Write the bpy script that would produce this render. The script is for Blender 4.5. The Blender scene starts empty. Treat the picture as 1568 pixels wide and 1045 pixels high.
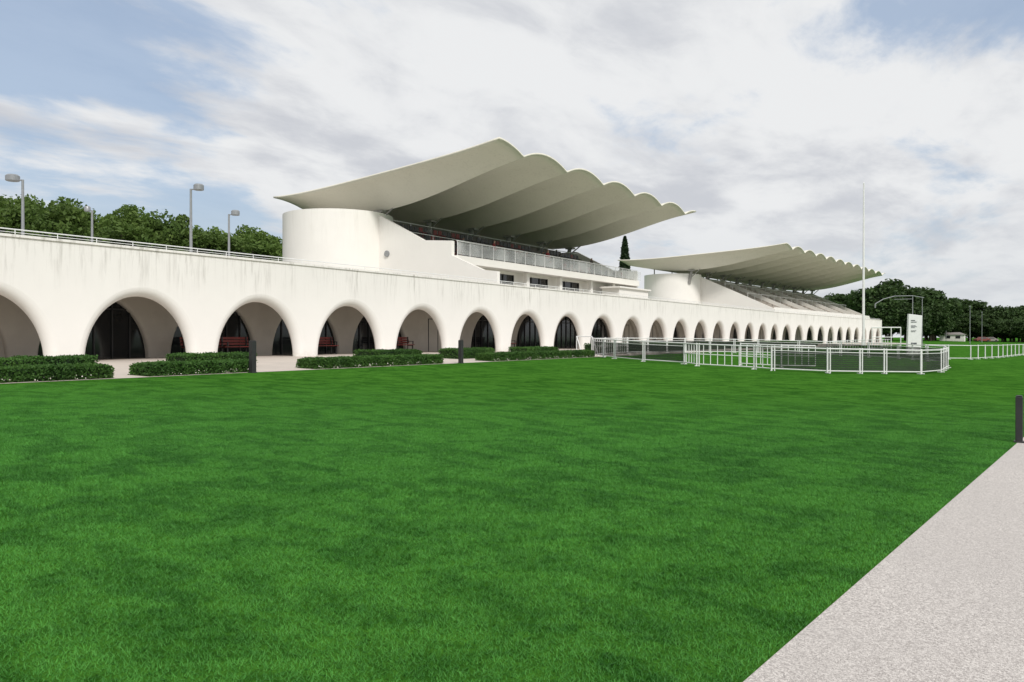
import bpy, math, random
import numpy as np
from mathutils import Vector, Matrix
random.seed(4); rng=np.random.default_rng(7)
S=bpy.context.scene
COL=S.collection
EYE=0.876; D=28.0; BAY=5.5; U0=17.21
TH=math.radians(33.16); CT,ST=math.cos(TH),math.sin(TH)
SLOPE=0.0277
def gz(v):
    return -SLOPE*(28-max(-25,min(28,v)))
# ------------------------------------------------------------ helpers
def link(o,parent=None):
    COL.objects.link(o)
    if parent is not None: o.parent=parent
    return o
def empty(name,loc=(0,0,0)):
    e=bpy.data.objects.new(name,None); e.empty_display_size=.2; e.location=loc; COL.objects.link(e); return e
def mesh(name,V,F,mats,parent=None,smooth=False,sharp=None,mi=None):
    me=bpy.data.meshes.new(name); me.from_pydata([tuple(map(float,v)) for v in V],[],[tuple(map(int,f)) for f in F])
    if not isinstance(mats,(list,tuple)): mats=[mats]
    for m in mats: me.materials.append(m)
    if mi is not None: me.polygons.foreach_set('material_index',mi)
    if smooth:
        me.polygons.foreach_set('use_smooth',[True]*len(me.polygons))
        if sharp: me.set_sharp_from_angle(angle=math.radians(sharp))
    me.update()
    return link(bpy.data.objects.new(name,me),parent)
class MB:
    """mesh accumulator"""
    def __init__(s): s.V=[];s.F=[];s.M=[]
    def add(s,V,F,m=0):
        n=len(s.V); s.V+= [tuple(v) for v in V]; s.F+=[tuple(i+n for i in f) for f in F]; s.M+=[m]*len(F)
    def box(s,lo,hi,m=0,T=None):
        x0,y0,z0=lo;x1,y1,z1=hi
        V=[(x0,y0,z0),(x1,y0,z0),(x1,y1,z0),(x0,y1,z0),(x0,y0,z1),(x1,y0,z1),(x1,y1,z1),(x0,y1,z1)]
        if T: V=[T(*p) for p in V]
        s.add(V,[(0,3,2,1),(4,5,6,7),(0,1,5,4),(1,2,6,5),(2,3,7,6),(3,0,4,7)],m)
    def tube(s,a,b,r0,r1=None,n=8,m=0,cap=True):
        r1=r0 if r1 is None else r1
        a=Vector(a);b=Vector(b);d=(b-a).normalized()
        x=d.orthogonal().normalized();y=d.cross(x)
        V=[];
        for p,r in((a,r0),(b,r1)):
            for i in range(n):
                t=2*math.pi*i/n; V.append(tuple(p+x*(r*math.cos(t))+y*(r*math.sin(t))))
        F=[(i,(i+1)%n,n+(i+1)%n,n+i) for i in range(n)]
        if cap: F+= [tuple(reversed(range(n))),tuple(range(n,2*n))]
        s.add(V,F,m)
    def obj(s,name,mats,parent=None,smooth=False,sharp=None):
        return mesh(name,s.V,s.F,mats,parent,smooth,sharp,s.M)
def bevel(o,w=.02,seg=2):
    b=o.modifiers.new('bevel','BEVEL'); b.width=w;b.segments=seg;b.limit_method='ANGLE'
# ------------------------------------------------------------ materials
def newmat(name):
    m=bpy.data.materials.new(name); m.use_nodes=True; nt=m.node_tree
    return m,nt,nt.nodes['Principled BSDF']
def N(nt,t,**k):
    n=nt.nodes.new(t)
    for a,b in k.items():
        if a in n.inputs.keys(): n.inputs[a].default_value=b
        else: setattr(n,a,b)
    return n
def L(nt,a,b): nt.links.new(a,b)
def pos(nt,scale=(1,1,1),rot=(0,0,0)):
    g=N(nt,'ShaderNodeNewGeometry'); mp=N(nt,'ShaderNodeMapping'); mp.inputs['Scale'].default_value=scale; mp.inputs['Rotation'].default_value=rot
    L(nt,g.outputs['Position'],mp.inputs['Vector']); return mp.outputs[0]
def noise(nt,vec,scale,detail=4,rough=.55,dist=0):
    n=N(nt,'ShaderNodeTexNoise'); n.inputs['Scale'].default_value=scale;n.inputs['Detail'].default_value=detail
    n.inputs['Roughness'].default_value=rough;n.inputs['Distortion'].default_value=dist
    L(nt,vec,n.inputs['Vector']); return n.outputs['Fac']
def mrange(nt,v,a,b,c=0,d=1,smooth=False):
    n=N(nt,'ShaderNodeMapRange'); 
    if smooth: n.interpolation_type='SMOOTHSTEP'
    for i,x in zip(('From Min','From Max','To Min','To Max'),(a,b,c,d)): n.inputs[i].default_value=x
    L(nt,v,n.inputs['Value']); return n.outputs[0]
def mixc(nt,f,a,b,blend='MIX'):
    n=N(nt,'ShaderNodeMix'); n.data_type='RGBA'; n.blend_type=blend
    for i,x in ((0,f),(6,a),(7,b)):
        if isinstance(x,(int,float)): n.inputs[i].default_value=x
        elif isinstance(x,tuple): n.inputs[i].default_value=(x+(1,))[:4]
        else: L(nt,x,n.inputs[i])
    return n.outputs[2]
def math_(nt,op,a,b=0.0):
    n=N(nt,'ShaderNodeMath',operation=op)
    for i,x in enumerate((a,b)):
        if isinstance(x,(int,float)): n.inputs[i].default_value=x
        else: L(nt,x,n.inputs[i])
    return n.outputs[0]
def bump(nt,h,p,strength=.3,dist=.02):
    b=N(nt,'ShaderNodeBump'); b.inputs['Strength'].default_value=strength;b.inputs['Distance'].default_value=dist
    L(nt,h,b.inputs['Height']); L(nt,b.outputs[0],p.inputs['Normal'])
def simple(name,c1,c2=None,scale=3,rough=.6,bs=0,metal=0):
    m,nt,p=newmat(name); c2=c2 or tuple(x*.85 for x in c1)
    v=pos(nt); f=noise(nt,v,scale,6,.6)
    L(nt,mixc(nt,mrange(nt,f,.3,.7),c1,c2),p.inputs['Base Color']); p.inputs['Roughness'].default_value=rough; p.inputs['Metallic'].default_value=metal
    if bs: bump(nt,noise(nt,v,scale*12,4),p,bs,.01)
    return m
def plaster(name,base,stain,zt0,zt1,amt=.8):
    m,nt,p=newmat(name)
    v=pos(nt); big=noise(nt,v,.35,5,.6); fine=noise(nt,v,6,5,.6)
    c=mixc(nt,mrange(nt,big,.3,.7),base,tuple(x*.94 for x in base))
    streak=noise(nt,pos(nt,(1,1,.09)),5.5,5,.65); streak2=noise(nt,pos(nt,(1,1,.05)),1.3,4,.6)
    g=N(nt,'ShaderNodeNewGeometry'); sp=N(nt,'ShaderNodeSeparateXYZ'); L(nt,g.outputs['Position'],sp.inputs[0])
    hm=mrange(nt,sp.outputs[2],zt0,zt1,0,1,True)
    s=math_(nt,'MULTIPLY',mrange(nt,streak,.48,.68),mrange(nt,streak2,.38,.62))
    s=math_(nt,'MULTIPLY',s,hm); s=math_(nt,'MULTIPLY',s,amt)
    c=mixc(nt,s,c,stain)
    low=mrange(nt,sp.outputs[2],.5,-.05,0,.35,True)
    low=math_(nt,'MULTIPLY',low,mrange(nt,fine,.3,.7))
    c=mixc(nt,low,c,(.45,.41,.34))
    L(nt,c,p.inputs['Base Color']); p.inputs['Roughness'].default_value=.82
    bump(nt,noise(nt,v,9,6,.6),p,.12,.03)
    return m
M_wall=plaster('white_plaster',(.85,.83,.79),(.36,.34,.30),2.2,4.3,.85)
M_stand=plaster('stand_plaster',(.85,.825,.775),(.5,.47,.41),6,11,.28)
M_shell=plaster('shell_concrete',(.75,.715,.62),(.48,.45,.38),9,15,.45)
M_back=simple('gallery_plaster',(.60,.56,.50),(.52,.48,.43),1.2,.8)  # white plaster toned down to beige; shade of the arch recess put into the colour
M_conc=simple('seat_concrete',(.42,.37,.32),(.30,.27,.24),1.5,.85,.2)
M_dconc=simple('shaded_concrete',(.24,.22,.20),(.17,.155,.145),1.5,.85,.2)  # darkened copy of the seat concrete; shade under the near canopy painted in
M_deck=simple('deck_concrete',(.5,.48,.44),(.42,.40,.37),1,.85)
M_glass=simple('dark_glass',(.012,.014,.016),(.018,.02,.022),1,.08)
M_frame=simple('dark_frame',(.03,.03,.032),None,3,.5)
M_whitem=simple('white_painted_metal',(.80,.80,.79),(.72,.72,.71),5,.35)
M_grey=simple('galvanised_metal',(.33,.34,.35),(.27,.28,.29),6,.45,0,.4)
M_black=simple('black_metal',(.018,.018,.02),(.03,.03,.03),8,.45)
M_red=simple('red_painted_wood',(.22,.025,.02),(.15,.02,.015),8,.5)
M_bark=simple('bark',(.12,.09,.065),(.07,.055,.04),6,.9,.5)
M_strut=simple('strut_concrete',(.32,.31,.29),None,3,.7)
M_flower=simple('white_petals',(.75,.75,.68),(.8,.7,.6),20,.7)
M_signtxt=simple('sign_lettering',(.08,.09,.10),None,9,.5)
M_roof=simple('grey_roof',(.30,.28,.26),None,1,.8)
# woven windbreak netting: dark threads with open holes
M_net,nt,p=newmat('fence_netting'); p.inputs['Base Color'].default_value=(.040,.046,.040,1); p.inputs['Roughness'].default_value=.85; p.inputs['Specular IOR Level'].default_value=.1
tr=N(nt,'ShaderNodeBsdfTransparent'); mx=N(nt,'ShaderNodeMixShader')
g=N(nt,'ShaderNodeNewGeometry'); sp=N(nt,'ShaderNodeSeparateXYZ'); L(nt,g.outputs['Position'],sp.inputs[0])
wv=math_(nt,'SINE',math_(nt,'MULTIPLY',sp.outputs[2],75.0))
L(nt,mrange(nt,math_(nt,'ADD',math_(nt,'MULTIPLY',wv,.25),noise(nt,pos(nt,(1,1,2)),1.7,4,.7)),.2,.8,.60,.95),mx.inputs[0])
L(nt,tr.outputs[0],mx.inputs[1]);L(nt,p.outputs[0],mx.inputs[2]);L(nt,mx.outputs[0],nt.nodes['Material Output'].inputs[0])
def leafmat(name,a,b,c,t=.3):
    m,nt,p=newmat(name)
    g=N(nt,'ShaderNodeNewGeometry'); oi=N(nt,'ShaderNodeObjectInfo')
    cl=noise(nt,pos(nt),.55,3,.6)
    col=mixc(nt,g.outputs['Random Per Island'],a,b)
    col=mixc(nt,mrange(nt,cl,.38,.66,0,.8),col,c)
    hs=N(nt,'ShaderNodeHueSaturation'); L(nt,col,hs.inputs['Color']); L(nt,mrange(nt,oi.outputs['Random'],0,1,.85,1.12),hs.inputs['Value'])
    L(nt,hs.outputs[0],p.inputs['Base Color']); p.inputs['Roughness'].default_value=.65; p.inputs['Specular IOR Level'].default_value=.3
    tr=N(nt,'ShaderNodeBsdfTranslucent'); L(nt,hs.outputs[0],tr.inputs['Color'])
    mx=N(nt,'ShaderNodeMixShader'); mx.inputs[0].default_value=t
    L(nt,p.outputs[0],mx.inputs[1]); L(nt,tr.outputs[0],mx.inputs[2]); L(nt,mx.outputs[0],nt.nodes['Material Output'].inputs[0])
    return m
M_leaf=leafmat('plane_leaves',(.10,.17,.034),(.16,.24,.055),(.07,.13,.026),.4)
M_leafd=leafmat('dark_leaves',(.045,.085,.024),(.075,.13,.034),(.032,.065,.02),.3)
M_hedge=leafmat('box_leaves',(.05,.13,.022),(.09,.19,.035),(.035,.095,.018))
M_cyp=leafmat('cypress_leaves',(.014,.035,.012),(.028,.055,.018),(.01,.028,.009))
# lawn
def grass_col(nt,shade=(1,1,1)):
    v=pos(nt,(1,1,0)); vs=pos(nt,(1,.6,0),(0,0,.6)); vl=pos(nt,(.12,1.0,0),(0,0,-.35))
    a=noise(nt,vs,1.9,4,.6,.7); b=noise(nt,v,.20,3,.6); c=noise(nt,v,6.5,3,.65,.3); st=noise(nt,vl,1.1,2,.6,.2)
    f=math_(nt,'ADD',math_(nt,'MULTIPLY',mrange(nt,a,.39,.58,0,1,True),.46),math_(nt,'MULTIPLY',mrange(nt,c,.36,.62,0,1,True),.24))
    f=math_(nt,'ADD',f,math_(nt,'MULTIPLY',mrange(nt,b,.36,.64),.14))
    f=math_(nt,'ADD',f,math_(nt,'MULTIPLY',mrange(nt,st,.36,.60),.16))
    dark=tuple(x*s for x,s in zip((.017,.086,.012),shade)); lite=tuple(x*s for x,s in zip((.058,.212,.030),shade))
    return mixc(nt,f,dark,lite),c
M_lawn,nt,p=newmat('lawn')
col,c=grass_col(nt,(1.22,1.0,.85))
v=pos(nt,(1,1,0)); fn=noise(nt,v,90,3,.8); fm=noise(nt,v,28,4,.75); fl=noise(nt,v,11,4,.75)
mul=math_(nt,'MULTIPLY',mrange(nt,fn,.3,.7,.6,1.3),math_(nt,'MULTIPLY',mrange(nt,fm,.3,.7,.72,1.22),mrange(nt,fl,.3,.7,.78,1.2)))
cc=N(nt,'ShaderNodeCombineXYZ'); [L(nt,mul,cc.inputs[i]) for i in range(3)]
L(nt,mixc(nt,1.0,col,cc.outputs[0],'MULTIPLY'),p.inputs['Base Color']); p.inputs['Roughness'].default_value=1; p.inputs['Specular IOR Level'].default_value=0
bump(nt,math_(nt,'ADD',fn,fm),p,.6,.03)
M_blade,nt,p=newmat('grass_blades')
col,_=grass_col(nt,(1.36,1.36,1.36)); g=N(nt,'ShaderNodeNewGeometry')
L(nt,mixc(nt,mrange(nt,g.outputs['Random Per Island'],0,1,0,.16),col,(.10,.25,.045)),p.inputs['Base Color']); p.inputs['Roughness'].default_value=.6; p.inputs['Specular IOR Level'].default_value=.2
# paths
M_path,nt,p=newmat('exposed_aggregate_path')
v=pos(nt); vo=N(nt,'ShaderNodeTexVoronoi'); vo.inputs['Scale'].default_value=110; L(nt,v,vo.inputs['Vector'])
bw=N(nt,'ShaderNodeRGBToBW'); L(nt,vo.outputs['Color'],bw.inputs[0])
c=mixc(nt,mrange(nt,bw.outputs[0],.2,.8),(.34,.31,.29),(.66,.62,.58)); c=mixc(nt,mrange(nt,noise(nt,v,.8,5,.6),.35,.65,0,.45),c,(.45,.42,.395))
c=mixc(nt,mrange(nt,noise(nt,v,150,2,.6),.55,.66,0,.85),c,(.13,.115,.105))
L(nt,c,p.inputs['Base Color']); p.inputs['Roughness'].default_value=.8; bump(nt,vo.outputs['Distance'],p,.4,.004)
M_plaza=simple('plaza_paving',(.56,.49,.43),(.47,.42,.37),.7,.85,.1)

# ------------------------------------------------------------ ground
us=[-400,-60,0,60,200,600,4000]; vs=[-3000,-200,-25,0,28,120,4000]
V=[(u,v,gz(v)) for v in vs for u in us]; n=len(us)
F=[(j*n+i,j*n+i+1,(j+1)*n+i+1,(j+1)*n+i) for j in range(len(vs)-1) for i in range(n-1)]
mesh('lawn_ground',V,F,M_lawn)
def edge_v(u): return 1.13-.0857*(u-3.73)
V=[];us_=[-12,0,10,30,70,150]
for u in us_:
    for w in (0,-5.5):
        vv=edge_v(u)+w; V.append((u,vv,gz(vv)+.006))
F=[(2*i+1,2*i+3,2*i+2,2*i) for i in range(len(us_)-1)]
mesh('footpath',V,F,M_path)

# ------------------------------------------------------------ site frame (arcade turns slightly at the far block)
PU=U0+BAY*16.5; PH=math.radians(3.3)
def T(s,v,z=0):
    if s<=PU: return (s,v,z)
    x=s-PU;y=v-28
    return (PU+x*math.cos(PH)+y*math.sin(PH), 28-x*math.sin(PH)+y*math.cos(PH), z)
n0,n1=-5,27
sA=U0+BAY*(n0-.5); sB=U0+BAY*(n1+.5)
def strip(mb,s0,s1,v0,v1,z0,z1,m=0):
    k=max(1,int(round((s1-s0)/BAY)))
    for i in range(k):
        a=s0+(s1-s0)*i/k;b=s0+(s1-s0)*(i+1)/k
        mb.box((a,v0,z0),(b,v1,z1),m,T)
V=[];ss=[sA+BAY*i for i in range(n1-n0+2)]
for s in ss:
    for v in (20.25,28.0,31.4):
        x,y,_=T(s,v); V.append((x,y,gz(y)+.006))
F=[]
for i in range(len(ss)-1):
    for j in range(2): F.append((3*i+j,3*i+3+j,3*i+4+j,3*i+1+j))
mesh('plaza_pavement',V,F,M_plaza)

arc=empty('arcade_building',(0,28,0))
def arch_curve(W,H,K=30):
    P=[];Nn=[]
    for i in range(K+1):
        t=math.pi*(1-i/K); P.append((W*math.cos(t),H*math.sin(t)))
        nx,nz=math.cos(t)/W,math.sin(t)/H; l=math.hypot(nx,nz); Nn.append((nx/l,nz/l))
    return P,Nn
def arch_bay(mb,sc,W,H,r,v0,th,ztop,zbase=-.15,back=True,ztopb=None,sh=0,rb=None):
    rb=r if rb is None else rb
    P,Nn=arch_curve(W,H); K=len(P); P=[(x+sh,z) for x,z in P]
    rows=[]
    steps=6
    for k in range(steps+1):
        t=math.pi/2*k/steps; off=r*(1-math.sin(t)); dep=r*(1-math.cos(t)); rows.append((off,v0+dep))
    if back:
        for k in range(steps,-1,-1):
            t=math.pi/2*k/steps; off=rb*(1-math.sin(t)); dep=rb*(1-math.cos(t)); rows.append((off,v0+th-dep))
    else: rows.append((0,v0+th))
    V=[]
    for off,v in rows:
        for (x,z),(nx,nz) in zip(P,Nn):
            V.append(T(sc+x+nx*off,v,max(z+nz*off,0) if z>1e-6 else zbase))
    F=[]
    for j in range(len(rows)-1):
        for i in range(K-1):
            F.append((j*K+i,j*K+i+1,(j+1)*K+i+1,(j+1)*K+i))
    h=BAY/2
    def face(row,v,zt,flip):
        off=rows[row][0]; i0=len(V)
        for (x,z),(nx,nz) in zip(P,Nn): V.append(T(sc+x+nx*off,v,zt))
        for i in range(K-1):
            q=(row*K+i,row*K+i+1,i0+i+1,i0+i); F.append(tuple(reversed(q)) if flip else q)
        e=len(V); V.extend([T(sc-h+sh,v,zbase),T(sc-h+sh,v,zt),T(sc+h+sh,v,zbase),T(sc+h+sh,v,zt)])
        q=(e,row*K,i0,e+1); F.append(tuple(reversed(q)) if flip else q)
        q=(row*K+K-1,e+2,e+3,i0+K-1); F.append(tuple(reversed(q)) if flip else q)
    face(0,v0,ztop,False)
    if back: face(len(rows)-1,v0+th,ztopb or ztop,True)
    mb.add(V,F)
W=2.08;H=2.42;SH=.28
def par(o,p):
    o.parent=p; o.matrix_parent_inverse=Matrix.Translation(-Vector(p.location)); return o
fw=MB()
for n_ in range(n0,n1+1): arch_bay(fw,U0+BAY*n_,W,H,.34,28.0,.50,4.17,back=True,ztopb=3.1,sh=SH,rb=.16)
par(fw.obj('front_arches',M_wall,None,True,40),arc)
closed={-1,4,9,10,14,17,20,23}
bw_=MB();gl=MB();cl=MB();fr=MB()
for n_ in range(n0,n1+1):
    sc=U0+BAY*n_+SH
    arch_bay(bw_,sc,2.22,2.55,.12,31.15,.3,3.12,back=False)
    if n_ in closed:
        cl.box((sc-2.5,31.4,-.1),(sc+2.5,31.5,3.0),0,T)
        fr.box((sc-.95,31.37,.0),(sc-.91,31.4,2.0),0,T);fr.box((sc+.91,31.37,.0),(sc+.95,31.4,2.0),0,T);fr.box((sc-.01,31.37,.0),(sc+.015,31.4,2.0),0,T);fr.box((sc-.95,31.37,2.0),(sc+.95,31.4,2.04),0,T)
        fr.box((sc+1.2,31.37,.3),(sc+1.7,31.4,.8),0,T)
    else:
        gl.box((sc-2.5,31.4,-.1),(sc+2.5,31.46,3.0),0,T)
        for x in (-1.5,-.75,0,.75,1.5): fr.box((sc+x-.025,31.34,-.05),(sc+x+.025,31.41,2.6),0,T)
        fr.box((sc-2.2,31.34,2.0),(sc+2.2,31.41,2.06),0,T)
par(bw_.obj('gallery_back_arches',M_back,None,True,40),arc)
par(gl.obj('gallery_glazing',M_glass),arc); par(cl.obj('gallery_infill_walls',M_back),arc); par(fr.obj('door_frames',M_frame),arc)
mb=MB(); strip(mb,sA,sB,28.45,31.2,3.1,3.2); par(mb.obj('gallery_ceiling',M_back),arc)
mb=MB(); strip(mb,sA,sB,28.06,52,3.95,4.13); par(mb.obj('terrace_deck',M_deck),arc)
mb=MB(); strip(mb,sA,sB,27.95,28.4,4.172,4.26); par(mb.obj('coping',M_wall),arc)
mb=MB(); mb.box((sB+.31,28.02,-.2),(sB+.6,52,4.25),0,T); mb.box((sA-.3,28.02,-.2),(sA,52,4.25),0,T); par(mb.obj('end_walls',M_wall),arc)
mb=MB()
s=sA
while s<sB:
    mb.tube(T(s,28.2,4.25),T(s,28.2,4.44),.014,n=5); s+=BAY/4
for i in range(int((sB-sA)/BAY)):
    a=sA+BAY*i; mb.tube(T(a,28.2,4.45),T(a+BAY,28.2,4.45),.02,n=6)
    mb.tube(T(a,28.2,4.35),T(a+BAY,28.2,4.35),.01,n=5)
par(mb.obj('parapet_rail',M_whitem),arc)

# ------------------------------------------------------------ grandstands
VX=np.array([0,.19,.42,.60,.78,.91,1.0]); CR=np.array([14.2,13.65,13.08,12.85,12.5,12.35,12.42]); AM=np.array([.66,1.05,1.55,2.0,1.35,.85,.5])
PC=np.polyfit(VX,CR,4); PA=np.polyfit(VX,AM,4)
def canopy(name,nt_,nb,ft,fb,m0,m1,parent,dz=0):
    NV=30; per=14; NM=int((m1-m0)*per)
    V=[];F=[]
    for i in range(NM+1):
        m=m0+(m1-m0)*i/NM; f=i/NM
        ph=m-math.floor(m)-.5; arch=1-(2*abs(ph))**2
        for j in range(NV+1):
            w=j/NV
            a=np.array(nt_)*(1-f)+np.array(ft)*f; b=np.array(nb)*(1-f)+np.array(fb)*f
            q=a*(1-w)+b*w
            z=np.polyval(PC,w)-np.polyval(PA,w)*(1-arch)+dz
            V.append((q[0],q[1],z))
    for i in range(NM):
        for j in range(NV):
            a=i*(NV+1)+j; F.append((a,a+NV+1,a+NV+2,a+1))
    o=mesh(name,V,F,M_shell,None,True,28)
    sd=o.modifiers.new('thick','SOLIDIFY'); sd.thickness=.13; sd.offset=-1
    par(o,parent)
def valley_z(w): return np.polyval(PC,w)-np.polyval(PA,w)
def prism(mb,prof,u0,u1,Fn,m=0):
    n=len(prof); V=[Fn(u0,v,z) for v,z in prof]+[Fn(u1,v,z) for v,z in prof]
    F=[tuple(range(n)),tuple(reversed(range(n,2*n)))]+[(i,n+i,n+(i+1)%n,(i+1)%n) for i in range(n)]
    mb.add(V,F,m)
def tower(c,R,z0,z1,parent):
    mb=MB(); n=72
    V=[(c[0]+R*math.cos(2*math.pi*i/n),c[1]+R*math.sin(2*math.pi*i/n),z) for z in (z0,z1) for i in range(n)]
    V+=[(c[0]+(R-.25)*math.cos(2*math.pi*i/n),c[1]+(R-.25)*math.sin(2*math.pi*i/n),z) for z in (z1,z1-.5) for i in range(n)]
    F=[]
    for k in range(3): F+=[(k*n+i,k*n+(i+1)%n,(k+1)*n+(i+1)%n,(k+1)*n+i) for i in range(n)]
    F.append(tuple(range(3*n,4*n))); mb.add(V,F)
    par(mb.obj('stair_tower',M_stand,None,True,40),parent)

# --- near grandstand
g1=empty('grandstand',(46,40,4.1)); Fi=lambda u,v,z:(u,v,z)
canopy('shell_canopy',(43.9,29.7),(43.9,52),(80.9,29.7),(80.9,52),-.5,5.5,g1)
tower((46,46.7),4.34,4.0,10.55,g1)
prof=[(51,4.1),(51,10.38),(42.45,10.38),(37.9,8.1),(35.3,7.9),(35.3,6.84),(32.5,5.65),(31.3,5.5),(31.3,4.1)]
mb=MB(); prism(mb,prof,46,46.35,Fi); 
prof2=[(51,4.1),(51,10.38),(42.45,10.38),(37.9,8.1),(35.2,7.9),(35.2,4.1)]
prism(mb,prof2,78,78.35,Fi); par(mb.obj('side_walls',M_stand),g1)
mb=MB(); mb.tube((45.90,41.5,7.3),(46.05,41.5,7.3),.24,n=24); par(mb.obj('round_vent',M_grey),g1)
mb=MB()
rows=8
for r in range(rows):
    v0=38.2+r*.62; mb.box((46.36,v0,6.84),(77.99,v0+.62 if r<rows-1 else 50.9,7.05+r*.38))
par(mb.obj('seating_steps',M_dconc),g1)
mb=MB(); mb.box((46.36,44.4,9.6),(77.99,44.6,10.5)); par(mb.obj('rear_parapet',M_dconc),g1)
mb=MB(); mb.box((46.36,35.35,6.35),(77.99,38.25,6.84)); 
mb.box((46.36,34.95,6.30),(78.2,35.345,6.86))
par(mb.obj('balcony_slab',M_stand),g1)
mb=MB();gb=MB();fb=MB()
mb.box((46.36,36.5,4.12),(77.9,36.7,4.85)); mb.box((46.36,36.5,6.1),(77.9,36.7,6.34))
wins=[(51.5,56.2),(57.7,61.8),(63.6,67.7)]
last=46.36
for a,b in wins:
    mb.box((last,36.5,4.851),(a,36.7,6.099)); last=b
    gb.box((a,36.62,4.85),(b,36.66,6.1))
    k=3
    for i in range(k+1):
        x=a+(b-a)*i/k; fb.box((x-.03,36.54,4.85),(x+.03,36.61,6.1))
mb.box((last,36.5,4.851),(77.9,36.7,6.099))
for u in (57,62.6,68.6,73.5): mb.box((u-.22,35.6,4.12),(u+.22,35.95,6.3))
par(mb.obj('lower_facade',M_stand),g1); par(gb.obj('windows',M_glass),g1); par(fb.obj('window_frames',M_frame),g1)
mb=MB(); mb.box((70.5,33.6,4.12),(77.4,35.5,5.7)); mb.box((70.2,33.4,5.7),(77.7,35.6,5.85)); par(mb.obj('annex',M_stand),g1)
M_bal,nt,p=newmat('balustrade_glass'); p.inputs['Base Color'].default_value=(.78,.80,.78,1); p.inputs['Roughness'].default_value=.2
tr=N(nt,'ShaderNodeBsdfTransparent'); mx=N(nt,'ShaderNodeMixShader'); L(nt,mrange(nt,noise(nt,pos(nt),.5,2),.3,.7,.18,.42),mx.inputs[0])
L(nt,tr.outputs[0],mx.inputs[1]);L(nt,p.outputs[0],mx.inputs[2]);L(nt,mx.outputs[0],nt.nodes['Material Output'].inputs[0])
mb=MB();rb=MB()
u=46.5
while u<77.5:
    mb.box((u+.05,35.12,6.95),(u+1.5,35.135,7.85)); rb.tube((u,35.13,6.84),(u,35.13,7.92),.025,n=6); u+=1.55
rb.tube((46.4,35.13,7.93),(78,35.13,7.93),.035); 
for vv,zz in ((39.9,7.9+.55),(42.2,9.3+.3)):
    rb.tube((46.4,vv,zz+.5),(78,vv,zz+.5),.03)
    for u in np.arange(47,78,2.6): rb.tube((u,vv,zz-.5),(u,vv,zz+.5),.025,n=5)
par(mb.obj('balustrade_panels',M_bal),g1); par(rb.obj('handrails',M_whitem),g1)
# rows of dark terrace chairs on the balcony and steps
mb=MB(); rc=random.Random(8)
def chair(x,y,z,m):
    mb.box((x-.22,y-.22,z+.42),(x+.22,y+.22,z+.46),m); mb.box((x-.22,y+.20,z+.462),(x+.22,y+.235,z+.88),m)
    for a in (-.2,.17):
        for b in (-.2,.17): mb.box((x+a,y+b,z),(x+a+.03,y+b+.03,z+.419),m)
for u in np.arange(47.5,77,1.55):
    for vv in (36.2,37.2):
        if rc.random()<.75: chair(u+rc.uniform(-.2,.2),vv+rc.uniform(-.1,.1),6.842,1 if rc.random()<.3 else 0)
for r in (1,3,5):
    for u in np.arange(47.3,77.5,.62):
        if rc.random()<.72: chair(u,38.2+r*.62+.3,7.052+r*.38,1 if rc.random()<.25 else 0)
par(mb.obj('terrace_chairs',[M_black,M_red]),g1)
def struts(pts,zb,parent):
    mb=MB()
    for (x,y,zt) in pts:
        mb.tube((x,y+.5,zb-.8),(x,y,zt-.08),.30,.20,n=10)
        mb.tube((x,y+.2,zb+.1),(x,y-1.3,zt+.02),.08,.06,n=6)
        mb.tube((x,y+6.0,zb-2),(x,y+6.0,valley_z(.87)-.05),.10,.08,n=6)
        mb.box((x-.35,y-.45,zt-.28),(x+.35,y+.45,zt-.1))
    par(mb.obj('canopy_struts',M_strut),parent)
vz=valley_z(.6)
struts([(43.9+6.1667*(m+.5),43.1,vz) for m in range(0,6)],9.9,g1)

# --- far grandstand
A2=math.radians(3.2)
def F2(u,v,z):
    x=u-117;y=v-30; return (117+x*math.cos(A2)+y*math.sin(A2),30-x*math.sin(A2)+y*math.cos(A2),z)
g2=empty('grandstand',(117,40,4.1))
canopy('shell_canopy',(115.8,29.2),(108.5,52),(180.9,25.6),(182,48.5),-.5,10.5,g2,.1)
tower((117,46.7),4.34,4.0,10.45,g2)
prof=[(51,4.1),(51,10.2),(42.6,10.2),(31.1,4.95),(31.1,4.1)]
mb=MB(); prism(mb,prof,117,117.35,F2); prism(mb,prof,176,176.35,F2); par(mb.obj('side_walls',M_stand),g2)
mb=MB(); R=13
for r in range(R):
    v0=32.0+r*.85; mb.box((117.36,v0,4.12),(175.99,v0+.85 if r<R-1 else 50.5,4.85+r*.40),0,F2)
par(mb.obj('seating_steps',M_conc),g2)
mb=MB(); mb.box((117.36,31.15,4.12),(175.99,31.4,5.25),0,F2); mb.box((117.36,44,9.6),(175.99,44.2,10.3),0,F2)
for u in np.arange(126,175,9.8): 
    prism(mb,[(43,9.7),(43,10.4),(31.5,5.35),(31.5,4.8)],u,u+.2,F2)
par(mb.obj('parapet',M_stand),g2)
rb=MB()
for vv,zz in ((35.5,6.6),(39.0,8.2)):
    a=F2(118,vv,zz+.9);b=F2(175.5,vv,zz+.9); rb.tube(a,b,.035)
    for u in np.arange(118,176,3): rb.tube(F2(u,vv,zz-.4),F2(u,vv,zz+.9),.03,n=5)
par(rb.obj('handrails',M_whitem),g2)
pts=[]
for m in range(0,11):
    f=(m+.5)/11; a=np.array((115.8,29.2))*(1-f)+np.array((180.9,25.6))*f; b=np.array((108.5,52))*(1-f)+np.array((182,48.5))*f
    q=a*.4+b*.6; pts.append((q[0],q[1],vz+.1))
struts(pts,9.7,g2)

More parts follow.
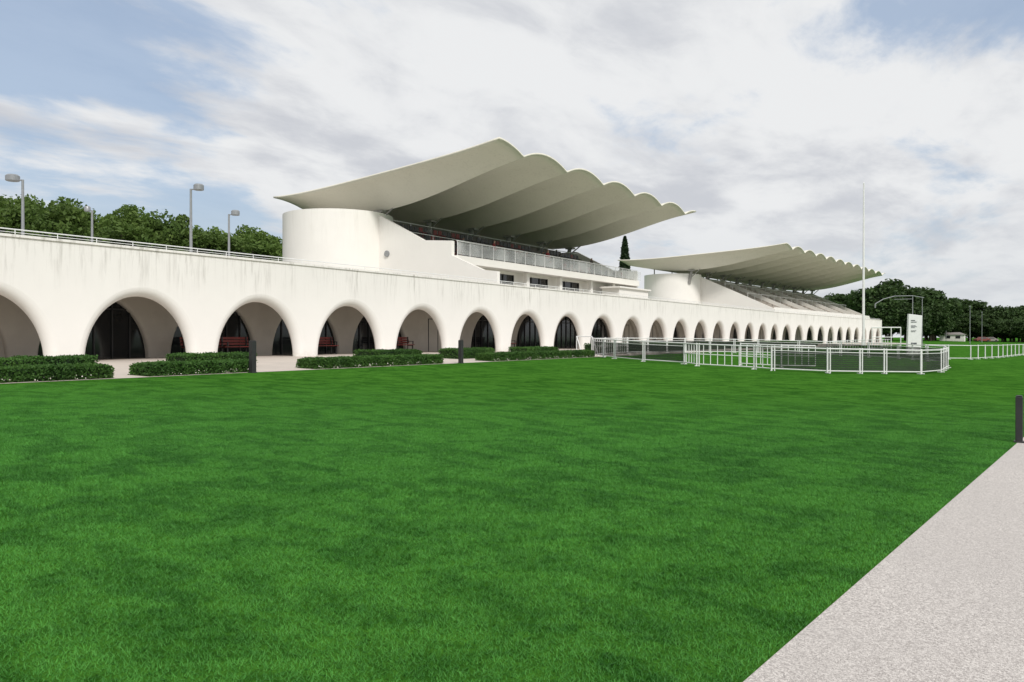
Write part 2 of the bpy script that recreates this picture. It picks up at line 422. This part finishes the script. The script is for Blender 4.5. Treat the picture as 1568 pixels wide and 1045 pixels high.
# ------------------------------------------------------------ lamps
def lamp(x,y,zt,sgn=1,R=.23):
    e=empty('street_lamp',(x,y,4.13)); mb=MB()
    mb.tube((x,y,4.1),(x,y,zt-.1),.075,.05,n=10); mb.tube((x,y,4.1),(x,y,4.35),.13,.1,n=10)
    par(mb.obj('post',M_grey,None,True,40),e)
    hb=MB(); k=R/.23
    cx,cy=x+sgn*ST*.36*k,y-sgn*CT*.36*k
    hb.tube((x,y,zt-.12),(cx,cy,zt-.12),.03,n=6)
    n=14;ring=[]
    for zz,rr in ((-.16,.20),(-.14,.23),(.06,.23),(.12,.17)):
        ring.append([(cx+k*rr*math.cos(2*math.pi*i/n),cy+k*rr*math.sin(2*math.pi*i/n),zt+zz) for i in range(n)])
    V=sum(ring,[]);F=[(k_*n+i,k_*n+(i+1)%n,(k_+1)*n+(i+1)%n,(k_+1)*n+i) for k_ in range(3) for i in range(n)]+[tuple(reversed(range(n))),tuple(range(3*n,4*n))]
    hb.add(V,F)
    par(hb.obj('lamp_head',M_grey,None,True,40),e)
lamp(17.3,36.6,7.8,-1,.28); lamp(22.6,32.4,7.8); lamp(28.4,37.3,7.8); lamp(23.5,42.3,7.8,-1,.16)

# ------------------------------------------------------------ vegetation
def leaf_quads(C,size,r,up=0.0):
    n=len(C); nn=r.normal(size=(n,3)); nn[:,2]+=up; nn/=np.linalg.norm(nn,axis=1)[:,None]
    a=r.normal(size=(n,3)); a-=(nn*a).sum(1)[:,None]*nn; a/=np.linalg.norm(a,axis=1)[:,None]
    b=np.cross(nn,a)
    s=(size*(.6+.8*r.random(n)))[:,None]; 
    V=np.stack([C-a*s,C+b*s*.6,C+a*s,C-b*s*.6],1).reshape(-1,3)
    F=np.arange(4*n).reshape(-1,4); return V,F
def tree_data(name,Ht,cr,cz0,nclump,nper,ls,seed,leafm,k_=.26,bark=True):
    r=np.random.default_rng(seed); mb=MB()
    if bark:
        mb.tube((0,0,-.3),(0,0,cz0),cr*.085,cr*.06,n=10); mb.tube((0,0,cz0),(.1,0,Ht*.8),cr*.06,cr*.015,n=8)
        for k in range(8):
            t=k*2.4; z0=cz0*(.85+.05*k); rr=cr*.65
            mb.tube((0,0,z0),(rr*math.cos(t),rr*math.sin(t),z0+(Ht-cz0)*.35),cr*.035,cr*.01,n=6)
    h=(Ht-cz0)/2; zc=cz0+h
    d=r.normal(size=(nclump,3)); d/=np.linalg.norm(d,axis=1)[:,None]
    rad=(r.random(nclump)**.35)[:,None]; cc=d*rad*np.array([cr*.85,cr*.85,h*.88])+np.array([0,0,zc])
    cs=cr*k_*(.6+.8*r.random(nclump))
    P=[]
    for c,s_ in zip(cc,cs):
        q=r.normal(size=(nper,3)); q/=np.linalg.norm(q,axis=1)[:,None]; q*=(r.random(nper)**.4)[:,None]*s_*np.array([1,1,.75]); P.append(c+q)
    P=np.concatenate(P); V,F=leaf_quads(P,ls,r,.8)
    nb=len(mb.V); allV=mb.V+V.tolist(); allF=mb.F+(F+nb).tolist(); mi=[0]*len(mb.F)+[1]*len(F)
    me=bpy.data.meshes.new(name); me.from_pydata(allV,[],allF); me.materials.append(M_bark); me.materials.append(leafm)
    me.polygons.foreach_set('material_index',mi); me.update(); return me
PT=[tree_data('plane_tree_mesh%d'%i,10.0,3.0,3.6,85,170,.15,20+i,M_leaf) for i in range(3)]
def place(me,name,x,y,z,s,rz,parent=None,sz=1):
    o=bpy.data.objects.new(name,me); o.location=(x,y,z); o.scale=(s,s,s*sz); o.rotation_euler=(0,0,rz)
    link(o,parent); return o
r_=random.Random(11)
for i in range(11):
    u=18+i*4.4+r_.uniform(-.6,.6); place(PT[i%3],'plane_tree',u,60+r_.uniform(-.8,.8),0,1.10+r_.uniform(-.05,.07),r_.random()*6)
for i in range(10):
    u=20+i*5.0+r_.uniform(-.6,.6); place(PT[(i+1)%3],'plane_tree',u,65+r_.uniform(-1,1),0,1.17+r_.uniform(-.06,.06),r_.random()*6)
for i in range(9):
    u=22+i*6.0; place(PT[(i+2)%3],'plane_tree',u,71+r_.uniform(-1,1),0,1.24+r_.uniform(-.06,.08),r_.random()*6)
def cypress_data(Ht,R,seed):
    r=np.random.default_rng(seed); n=9000
    z=r.random(n); prof=R*np.minimum(1,(z*6))*np.clip((1-z),0,1)**.55*(.85+.3*np.sin(z*40+r.random(n)*2)**2)
    t=r.random(n)*2*math.pi; rr=prof*(r.random(n)**.3)
    C=np.stack([rr*np.cos(t),rr*np.sin(t),.6+z*(Ht-.6)],1); V,F=leaf_quads(C,.22,r)
    mb=MB(); mb.tube((0,0,-.3),(0,0,Ht*.8),.28,.04,n=10); nb=len(mb.V)
    me=bpy.data.meshes.new('cypress'); me.from_pydata(mb.V+V.tolist(),[],mb.F+(F+nb).tolist()); me.materials.append(M_bark); me.materials.append(M_cyp)
    me.polygons.foreach_set('material_index',[0]*len(mb.F)+[1]*len(F)); return me
CY=cypress_data(17.3,1.6,3)
place(CY,'cypress_tree',118.9,55.7,0,1,0)
BT=[tree_data('broad_tree_mesh%d'%i,14.0,6.2,2.0,100,120,.42,40+i,M_leafd) for i in range(3)]
tm=empty('distant_treeline',(260,30,0))
def tp(a,Z): return ((CT+a*ST)*Z,(ST-a*CT)*Z)
r_=random.Random(5)
def tree_on(a,Z,h,sx=1.0):
    x,y=tp(a,Z); s=h/14.0
    o=place(BT[r_.randrange(3)],'tree',x,y,gz(y),s*sx,r_.random()*6,None,1/sx); par(o,tm)
for a,Z,h in ((.455,215,15.5),(.475,222,17),(.495,225,16.5),(.512,228,15.5),(.528,235,14.5),(.44,230,15),(.42,235,14),(.40,240,14),(.5,205,10),(.47,208,11),(.525,215,10.5)):
    tree_on(a,Z,h,1.15)
for i in range(22):
    a=.52+i*.011; tree_on(a,280+r_.uniform(-25,25),13.2-i*.12+r_.uniform(-1.6,1.8),1.15)
for i in range(24):
    a=.50+i*.0105; tree_on(a,250+r_.uniform(-10,10),7.5+r_.uniform(-1,1.5),1.3)
for i in range(14):
    a=.03+i*.03; tree_on(a,250+r_.uniform(-10,10),9+r_.uniform(-1,1),1.2)
for i in range(30):
    a=.60+i*.03; tree_on(a,330+r_.uniform(-15,15),13+r_.uniform(-2,2),1.4)

def hedge(u0,u1,v0,v1,h,seed,dens=1500,flowers=False):
    r=np.random.default_rng(seed); e=empty('box_hedge',((u0+u1)/2,(v0+v1)/2,gz(v0)))
    area=(u1-u0)*(h*2+(v1-v0)); n=int(area*dens)
    f=r.random(n); uu=u0+(u1-u0)*r.random(n); P=np.zeros((n,3)); tot=2*h+(v1-v0)
    q=f*tot
    vv=np.where(q<h,v0,np.where(q<h+(v1-v0),v0+(q-h),v1)); zz=np.where(q<h,q,np.where(q<h+(v1-v0),h,tot-q))
    ne=int(n*.06); uu[:ne]=np.where(r.random(ne)<.5,u0,u1); vv[:ne]=v0+(v1-v0)*r.random(ne); zz[:ne]=h*r.random(ne)
    lump=.05*np.sin(uu*5.1+seed)+.03*np.sin(uu*11.3+zz*7)+.02*np.sin(vv*13+uu*3)
    P[:,0]=uu+r.normal(size=n)*.02; P[:,1]=vv+r.normal(size=n)*.025+ (vv-(v0+v1)/2)*lump; 
    P[:,2]=gz(v0)+zz*(1+lump)+r.normal(size=n)*.018
    tz=zz/h; P[:,1]=(P[:,1]-(v0+v1)/2)*(1-.10*np.clip(tz-.7,0,1)*1.5)+(v0+v1)/2
    V,F=leaf_quads(P,.032,r,.3)
    mesh_=mesh('leaves',V,F,M_hedge); par(mesh_,e)
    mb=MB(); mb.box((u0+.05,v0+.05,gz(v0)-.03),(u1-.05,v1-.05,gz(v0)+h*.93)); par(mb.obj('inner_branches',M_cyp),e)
    if flowers:
        m=int((u1-u0)*22); C=np.stack([u0+(u1-u0)*r.random(m),v0-.04-.08*r.random(m),gz(v0)+.03+.10*r.random(m)],1)
        keep=np.sin(C[:,0]*7)>-.2; V,F=leaf_quads(C[keep],.020,r); par(mesh('flowers',V,F,M_flower),e)
H_=[(5.5,11.9),(12.9,16.4),(19.0,26.0),(29.6,39.6)]
for i,(a,b) in enumerate(H_): hedge(a,b,20.4,21.3,.34,i,2000,True)
for i,(a,b) in enumerate([(9.7,12.7),(15.6,18.3),(24.2,27.4),(29.9,33.0),(36,39.5)]): hedge(a,b,22.6,23.7,.45,20+i,1500)
for i in range(7): hedge(44+i*9,51+i*9,22.6,23.4,.6,40+i,420)

# ------------------------------------------------------------ bollards
def bollard(x,y,h,r=.09):
    mb=MB(); z=gz(y); mb.box((x-r,y-r,z-.02),(x+r,y+r,z+h)); mb.box((x-r-.02,y-r-.02,z-.01),(x+r+.02,y+r+.02,z+.03)); mb.box((x-r*.86,y-r*.86,z+h+.004),(x+r*.86,y+r*.86,z+h+.02))
    o=mb.obj('bollard_light',M_black); bevel(o,.008)
bollard(16.2,20.15,.98,.08); bollard(26.9,20.15,.97,.08); bollard(14.75,.17,.72,.05)

# ------------------------------------------------------------ benches
def bench(x,y,z=0.0,L_=1.6):
    mb=MB()
    for k in range(3): mb.box((x-L_/2,y-.38+k*.14,z+.43),(x+L_/2,y-.27+k*.14,z+.46))
    for k in range(3): mb.box((x-L_/2,y+.05+k*.03,z+.52+k*.13),(x+L_/2,y+.075+k*.03,z+.62+k*.13))
    for sx in (-L_/2+.12,L_/2-.18):
        mb.box((x+sx,y-.36,z),(x+sx+.06,y-.30,z+.428),1); mb.box((x+sx,y+.02,z),(x+sx+.06,y+.05,z+.9),1); mb.box((x+sx,y-.36,z+.38),(x+sx+.06,y+.02,z+.428),1); mb.box((x+sx,y-.38,z+.62),(x+sx+.06,y+.02,z+.66),1)
        mb.box((x+sx,y-.38,z+.46),(x+sx+.06,y-.34,z+.62),1)
    mb.obj('park_bench',[M_red,M_black])
for u in (21.4,23.3,28.6,34.6,45.4): bench(u,30.2,.01)

# ------------------------------------------------------------ fences
def fence(name,pts,h=1.02,gate=(),closed=False,net=True,post=.035):
    e=empty(name,(pts[0][0],pts[0][1],gz(pts[0][1]))); mb=MB(); nb=MB()
    P=[Vector((x,y,gz(y))) for x,y in pts]; seg=list(zip(P,P[1:]))
    if closed: seg.append((P[-1],P[0]))
    for si,(a,b) in enumerate(seg):
        Ls=(b-a).length; d=(b-a)/Ls; k=max(1,int(round(Ls/2.3)))
        up=Vector((0,0,1))
        for i in range(k):
            q=a+d*(Ls*i/k); mb.tube(q,q+up*(h+.03),post,n=8); mb.tube(q+d*.12,q+d*.12+up*(h+.03),post*.8,n=8) if net else None
            f=Vector((-d.y,d.x,0)); mb.tube(q-f*.15+up*.02,q+f*.15+up*.02,.022,n=6)
        for zz,rr in ((h-.02,.028),(.10,.024)): mb.tube(a+up*zz,b+up*zz,rr,n=6)
        if si in gate:
            nn=int(Ls/.32)
            for i in range(nn+1):
                q=a+d*(Ls*i/nn); mb.tube(q+up*.1,q+up*h,.02,n=5)
            mb.tube(a+up*.55,b+up*.55,.02,n=5)
        elif net:
            mb.tube(a+up*(h*.84),b+up*(h*.84),.016,n=5)
            kk=max(2,int(Ls/.4)); VV=[];sg=[]
            for i in range(kk+1):
                q=a+d*(Ls*i/kk); sag=.02*math.sin(i*1.7)
                VV+=[q+up*.12,q+up*(h*.83+sag)]
            nb.add(VV,[(2*i,2*i+2,2*i+3,2*i+1) for i in range(kk)])
    par(mb.obj('rails_and_posts',M_whitem,None,True,50),e)
    if nb.V: par(nb.obj('netting',M_net),e)
ring=[(41.0,21.2),(38.4,18.6),(36.7,16.2),(36.0,13.8),(34.7,12.7),(34.3,10.0),(33.9,9.15),(34.05,6.96),(35.0,5.9),(35.9,5.12),(37.2,3.9),(40.1,3.4),(46,3.6),(54,4.4),(59,7.5),(61,11.5),(59.5,17),(54,20.6),(47,21.8)]
fence('paddock_fence',ring,1.02,gate=(3,4,5,18),closed=True)
fence('post_and_rail_fence',[(60,6),(64,3.6),(72,2.2),(84,1.0),(100,-1),(130,-4)],1.0,net=False)
fence('post_and_rail_fence',[(61,12.5),(70,13.5),(85,14.5),(110,15)],1.0,net=False)
fence('hurdle_barrier',[(37.6,11.6),(37.2,9.6),(38.5,8.4)],1.05,gate=(0,1),net=False)
mb=MB(); 
for dv in (0,.5):
    mb.tube((40.5,21.6-dv*2,gz(21)),(41.6,22.6-dv*2,gz(22)+1.1),.03); mb.tube((41.6,22.6-dv*2,gz(22)),(41.6,22.6-dv*2,gz(22)+1.1),.03)
mb.tube((41.6,22.6,gz(22)+1.1),(41.6,21.6,gz(22)+1.1),.03); mb.obj('fence_brace',M_whitem)

# ------------------------------------------------------------ pole, sign, gantry, frame
mb=MB(); z=gz(18.8); mb.tube((114.2,18.8,z),(114.2,18.8,21.3),.18,.09,n=12); mb.tube((114.2,18.8,z),(114.2,18.8,z+.35),.3,.26,n=12); mb.tube((114.2,18.8,21.3),(114.2,18.8,21.45),.12,.05,n=10)
mb.tube((114.45,18.7,z+1.2),(114.32,18.75,21.2),.012,n=4); mb.obj('flagpole',M_whitem,None,True,40)
e=empty('information_pylon',(69.7,7.8,gz(7.8))); z=gz(7.8)
mb=MB(); rx,ry=ST,-CT
def pl(dx,dn,dz): return (69.7+rx*dx-CT*dn,7.8+ry*dx-ST*dn,z+dz)
V=[pl(-.58,.14,0),pl(.5,.14,0),pl(.6,.12,3.15),pl(-.46,.12,3.28),pl(-.58,-.14,0),pl(.5,-.14,0),pl(.6,-.12,3.15),pl(-.46,-.12,3.28)]
mb.add(V,[(0,1,2,3),(7,6,5,4),(0,4,5,1),(1,5,6,2),(2,6,7,3),(3,7,4,0)])
o=mb.obj('panel',M_whitem); bevel(o,.02); par(o,e)
mb=MB()
for dz,w,hh in ((2.75,.22,.05),(2.62,.30,.05),(2.35,.25,.03),(2.27,.32,.03),(2.19,.2,.03),(1.95,.28,.03),(1.87,.22,.03),(.9,.3,.12)):
    V=[pl(-.3,.155,dz),pl(-.3+w*1.5,.155,dz),pl(-.3+w*1.5,.15,dz+hh),pl(-.3,.15,dz+hh)]; mb.add(V,[(0,1,2,3)])
par(mb.obj('lettering',M_signtxt),e)
e=empty('camera_gantry',(98,14,gz(14))); mb=MB(); z=gz(14)
def gp(a,Z,zz): x,y=tp(a,Z); return (x,y,zz)
mb.tube(gp(.503,100,z),gp(.503,100,6.1),.06,.045); mb.tube(gp(.515,101,z),gp(.515,101,6.0),.05,.04)
arm=[gp(.456,98,5.0),gp(.466,98.4,5.6),gp(.48,99,6.0),gp(.503,100,6.1),gp(.517,101,5.9)]
for a,b in zip(arm,arm[1:]): mb.tube(a,b,.05)
mb.tube(gp(.456,98,5.0),gp(.456,98,4.5),.1,.06); mb.tube(gp(.48,99,5.6),gp(.503,100,5.7),.03)
par(mb.obj('mast_and_arm',M_grey),e)
e=empty('rail_frame',(80,15,gz(15))); mb=MB()
for a in (.452,.464,.476,.488):
    for Z in (82,84): mb.tube(gp(a,Z,-.5),gp(a,Z,1.9),.05)
for Z in (82,84):
    mb.tube(gp(.452,Z,1.9),gp(.488,Z,1.9),.05); mb.tube(gp(.452,Z,.9),gp(.488,Z,.9),.04)
mb.tube(gp(.452,82,1.9),gp(.452,84,1.9),.05); mb.tube(gp(.488,82,1.9),gp(.488,84,1.9),.05)
par(mb.obj('tubes',M_whitem),e)

# ------------------------------------------------------------ distant low building, cars and light masts
x,y=tp(.553,236); e=empty('low_building',(x,y,gz(y))); mb=MB(); z=gz(y)
mb.box((x-2.5,y-3.2,z-.2),(x+2.5,y+3.2,z+1.9)); par(mb.obj('walls',M_stand),e)
mb=MB(); mb.add([(x-2.8,y-3.5,z+1.9),(x-2.8,y+3.5,z+1.9),(x+2.8,y+3.5,z+1.9),(x+2.8,y-3.5,z+1.9),(x,y-2,z+2.6),(x,y+2,z+2.6)],[(0,3,4),(1,5,2),(0,4,5,1),(3,2,5,4),(0,1,2,3)]); par(mb.obj('roof',M_roof),e)
mb=MB()
for k in range(2): mb.box((x-2.55,y-2.2+k*2.6,z+.8),(x-2.49,y-1.0+k*2.6,z+1.6))
par(mb.obj('windows',M_glass),e)
def car(x,y,rot,colr):
    m=simple('car_paint',colr,None,3,.3); e=empty('parked_car',(x,y,gz(y))); mb=MB()
    sec=[(-2.15,.35,.75),(-2.0,.3,.95),(-1.2,.25,1.0),(-.6,.25,1.42),(.6,.25,1.45),(1.4,.25,1.0),(2.05,.3,.9),(2.15,.35,.6)]
    V=[];F=[]
    for xx,zb,zt in sec:
        wt=.85 if zt<1.2 else .68
        V+=[(xx,-.85,zb),(xx,-.87,min(zt,.85)),(xx,-wt,zt),(xx,wt,zt),(xx,.87,min(zt,.85)),(xx,.85,zb)]
    for i in range(len(sec)-1):
        for j in range(6): F.append((i*6+j,i*6+(j+1)%6,(i+1)*6+(j+1)%6,(i+1)*6+j))
    F+=[(5,4,3,2,1,0),tuple(range(len(V)-6,len(V)))]
    mb.add(V,F,0)
    for sy in (-1,1):
        mb.add([(-1.1,sy*.86,.92),(1.25,sy*.86,.92),(.55,sy*.72,1.36),(-.6,sy*.72,1.34)],[(0,1,2,3)],1)
        for sx in (-1.35,1.35): mb.tube((sx,sy*.72,.32),(sx,sy*.9,.32),.32,n=14,m=1)
    o=mb.obj('body',[m,M_black],None,True,30); o.parent=e; e.rotation_euler=(0,0,rot)
for a,Z,c in ((.590,236,(.20,.05,.04)),(.600,238,(.25,.22,.20))):
    x,y=tp(a,Z); car(x,y,-.9,c)
for a,Z in ((.575,170),(.59,210),(.545,230)):
    x,y=tp(a,Z); mb=MB(); mb.tube((x,y,gz(y)),(x,y,7.5),.09,.05); mb.box((x-.5,y-.15,7.4),(x+.5,y+.15,7.6)); mb.obj('light_mast',M_grey)

# ------------------------------------------------------------ a few distant spectators under the canopy
M_skin=simple('skin',(.42,.25,.17),None,5,.6); M_hair=simple('hair',(.03,.02,.015),None,5,.7)
clothes=[simple('cloth%d'%i,c,None,6,.85) for i,c in enumerate([(.02,.02,.025),(.20,.03,.03),(.03,.04,.09),(.35,.35,.35),(.10,.08,.07)])]
def person_mesh(sit):
    if not sit:
        J=[(0,0,.95),(0,0,1.18),(0,0,1.38),(0,0,1.5),(0,.02,1.60),(0,.01,1.68)]
        leg=lambda s:[(s*.09,0,.88),(s*.10,.03,.49),(s*.10,-.01,.09),(s*.11,.15,.04)]
        arm=lambda s:[(s*.17,0,1.40),(s*.24,-.02,1.14),(s*.20,.18,.98),(s*.17,.26,.99)]
    else:
        J=[(0,0,.50),(0,-.02,.72),(0,0,.93),(0,.02,1.05),(0,.05,1.15),(0,.04,1.23)]
        leg=lambda s:[(s*.09,.05,.50),(s*.12,.44,.50),(s*.12,.42,.09),(s*.12,.58,.04)]
        arm=lambda s:[(s*.17,.01,.95),(s*.24,.08,.70),(s*.14,.32,.60),(s*.12,.40,.60)]
    rad=[.13,.12,.14,.055,.095,.085]; V=list(J);E=[(0,1),(1,2),(2,3),(3,4),(4,5)];R=list(rad)
    for s_ in (-1,1):
        n=len(V);V+=leg(s_);R+=[.088,.062,.042,.035];E+=[(0,n),(n,n+1),(n+1,n+2),(n+2,n+3)]
        n=len(V);V+=arm(s_);R+=[.062,.045,.034,.028];E+=[(2,n),(n,n+1),(n+1,n+2),(n+2,n+3)]
    me=bpy.data.meshes.new('p'); me.from_pydata(V,E,[]); o=bpy.data.objects.new('p',me); COL.objects.link(o)
    sk=o.modifiers.new('s','SKIN'); sv=me.skin_vertices[0].data
    for i,rr in enumerate(R): sv[i].radius=(rr,rr); sv[i].use_root=(i==0)
    o.modifiers.new('ss','SUBSURF').levels=1
    dg=bpy.context.evaluated_depsgraph_get(); m2=bpy.data.meshes.new_from_object(o.evaluated_get(dg)); bpy.data.objects.remove(o)
    return m2
PM=[person_mesh(False),person_mesh(True)]
def person(x,y,z,sit,ci,ti,rot=math.pi):
    me=PM[sit].copy(); me.materials.clear()
    for m in (M_skin,clothes[ci],clothes[ti],M_hair): me.materials.append(m)
    nk=1.06 if sit else 1.5; hp=.52 if sit else .93
    for p_ in me.polygons:
        c=p_.center; 
        if c.z>nk: p_.material_index=3 if (c.z>nk+.16 or c.y<.0) else 0
        elif c.z>hp and not(c.y>.3): p_.material_index=1
        elif c.y>.33 and c.z>.55: p_.material_index=0
        else: p_.material_index=2
        p_.use_smooth=True
    o=bpy.data.objects.new('spectator',me); o.location=(x,y,z); o.rotation_euler=(0,0,rot); link(o)
r_=random.Random(3)
for i in range(3):
    person(52+i*8.3,35.65,6.845,0,r_.randrange(5),0,math.pi+r_.uniform(-.9,.9))
for i in range(8):
    r=(0,2,4,6)[i%4]; person(48+i*3.4+r_.random()*2,38.2+r*.62+.40,7.05+r*.38-.36,1,r_.randrange(5),0,math.pi+r_.uniform(-.2,.2))

# ------------------------------------------------------------ near turf blades
rg=np.random.default_rng(2); PS=.5; nbld=2200
bx=rg.random(nbld)*PS-PS/2; by=rg.random(nbld)*PS-PS/2; ang=rg.random(nbld)*2*math.pi; hh=.010+.014*rg.random(nbld); ln=rg.normal(size=(nbld,2))*.014; w=.0018+.0014*rg.random(nbld)
c_,s_=np.cos(ang)*w,np.sin(ang)*w
V=np.stack([np.stack([bx-c_,by-s_,bx*0],1),np.stack([bx+c_,by+s_,bx*0],1),np.stack([bx+ln[:,0],by+ln[:,1],hh],1)],1).reshape(-1,3)
patch=mesh('turf_blades',V,np.arange(3*nbld).reshape(-1,3),M_blade)
ed=Vector((1,-.0857,0)).normalized(); nq=Vector((-ed.y,ed.x,0)); org=Vector((3.73,1.13,0))
V=[];F=[]
for i in range(-20,70):
    for j in range(0,60):
        c=org+ed*(i*PS)+nq*((j+.5)*PS+.01)
        Z=c.x*CT+c.y*ST; X=c.x*ST-c.y*CT
        if Z<2.6 or Z>25 or c.y>19.8 or abs(X)>.68*Z+.8: continue
        k=rg.integers(4); h=PS*.2
        q=[c+ed*(sx*h)+nq*(sy*h) for sx,sy in ((-1,-1),(1,-1),(1,1),(-1,1))]
        q=q[k:]+q[:k]; b=len(V)
        sink=.001-.022*max(0,min(1,(Z-10)/15))   # blades get gradually shorter with distance
        V+=[(p_.x,p_.y,gz(p_.y)+sink) for p_ in q]; F.append((b,b+1,b+2,b+3))
carrier=mesh('lawn_grass',V,F,M_lawn); carrier.instance_type='FACES'; carrier.show_instancer_for_render=False; patch.parent=carrier

# ------------------------------------------------------------ world
w=bpy.data.worlds.new('World'); S.world=w; w.use_nodes=True; nt=w.node_tree
bg=nt.nodes['Background']; bg.inputs['Strength'].default_value=.1
SEL,SAZ=math.radians(44),math.atan2(-.5,-.8)
sky=N(nt,'ShaderNodeTexSky'); sky.sky_type='NISHITA'; sky.sun_disc=False; sky.sun_elevation=SEL; sky.sun_rotation=SAZ%(2*math.pi); sky.air_density=1.2; sky.dust_density=1.5
tc=N(nt,'ShaderNodeTexCoord'); sp=N(nt,'ShaderNodeSeparateXYZ'); L(nt,tc.outputs['Generated'],sp.inputs[0])
den=math_(nt,'ADD',math_(nt,'MAXIMUM',sp.outputs[2],0.0),.16)
cb=N(nt,'ShaderNodeCombineXYZ'); L(nt,math_(nt,'DIVIDE',sp.outputs[0],den),cb.inputs[0]); L(nt,math_(nt,'DIVIDE',sp.outputs[1],den),cb.inputs[1])
mp=N(nt,'ShaderNodeMapping'); mp.inputs['Rotation'].default_value=(0,0,.5); mp.inputs['Scale'].default_value=(.8,1.25,1); mp.inputs['Location'].default_value=(3.1,1.7,0); L(nt,cb.outputs[0],mp.inputs[0])
n1_=noise(nt,mp.outputs[0],1.0,9,.56,.3); n2=noise(nt,mp.outputs[0],1.3,7,.56,.4); n3=noise(nt,mp.outputs[0],4.2,7,.60,.4)
def spot(d,r0,r1,amt):
    v=Vector(d).normalized(); dp=N(nt,'ShaderNodeVectorMath',operation='DOT_PRODUCT'); L(nt,tc.outputs['Generated'],dp.inputs[0]); dp.inputs[1].default_value=v
    return mrange(nt,dp.outputs['Value'],math.cos(math.radians(r0)),math.cos(math.radians(r1)),0,amt,True)
holes=math_(nt,'ADD',spot((.5614,.9686,.22),13,2,.21),spot((1.15,.10,.37),9,2,.15))
holes=math_(nt,'ADD',holes,spot((.48,1.05,.42),8,2,.07))
cov=math_(nt,'SUBTRACT',math_(nt,'ADD',n1_,math_(nt,'MULTIPLY',math_(nt,'SUBTRACT',n3,.5),.30)),holes)
cov=mrange(nt,cov,.28,.43,.22,1,True)
shade=math_(nt,'ADD',math_(nt,'MULTIPLY',n2,.75),math_(nt,'MULTIPLY',n3,.25))
ccol=mixc(nt,mrange(nt,shade,.43,.62,0,1,True),(8.4,8.5,8.6),(6.0,6.2,6.65))
hz=mrange(nt,sp.outputs[2],.0,.18,.7,0,True)
skyc=mixc(nt,.5,sky.outputs[0],(3.9,5.4,7.9))
c=mixc(nt,cov,skyc,ccol); c=mixc(nt,hz,c,(6.8,7.1,7.4))
L(nt,c,bg.inputs['Color'])
sl=bpy.data.lights.new('sun','SUN'); sl.energy=2.75; sl.angle=math.radians(10); sl.color=(1,.965,.92)
so=bpy.data.objects.new('sun',sl); COL.objects.link(so)
dvec=Vector((math.sin(SAZ)*math.cos(SEL),math.cos(SAZ)*math.cos(SEL),math.sin(SEL)))
so.rotation_euler=dvec.to_track_quat('Z','Y').to_euler(); so.location=dvec*80
# ------------------------------------------------------------ camera
cam=bpy.data.cameras.new('camera'); cam.lens=28.0; cam.sensor_width=36; cam.clip_end=6000; cam.clip_start=.05
co=bpy.data.objects.new('camera',cam); COL.objects.link(co); co.location=(0,0,EYE); co.rotation_euler=(math.radians(90-.26),0,TH-math.pi/2); S.camera=co
S.view_settings.view_transform='Standard'; S.view_settings.look='None'; S.view_settings.exposure=0
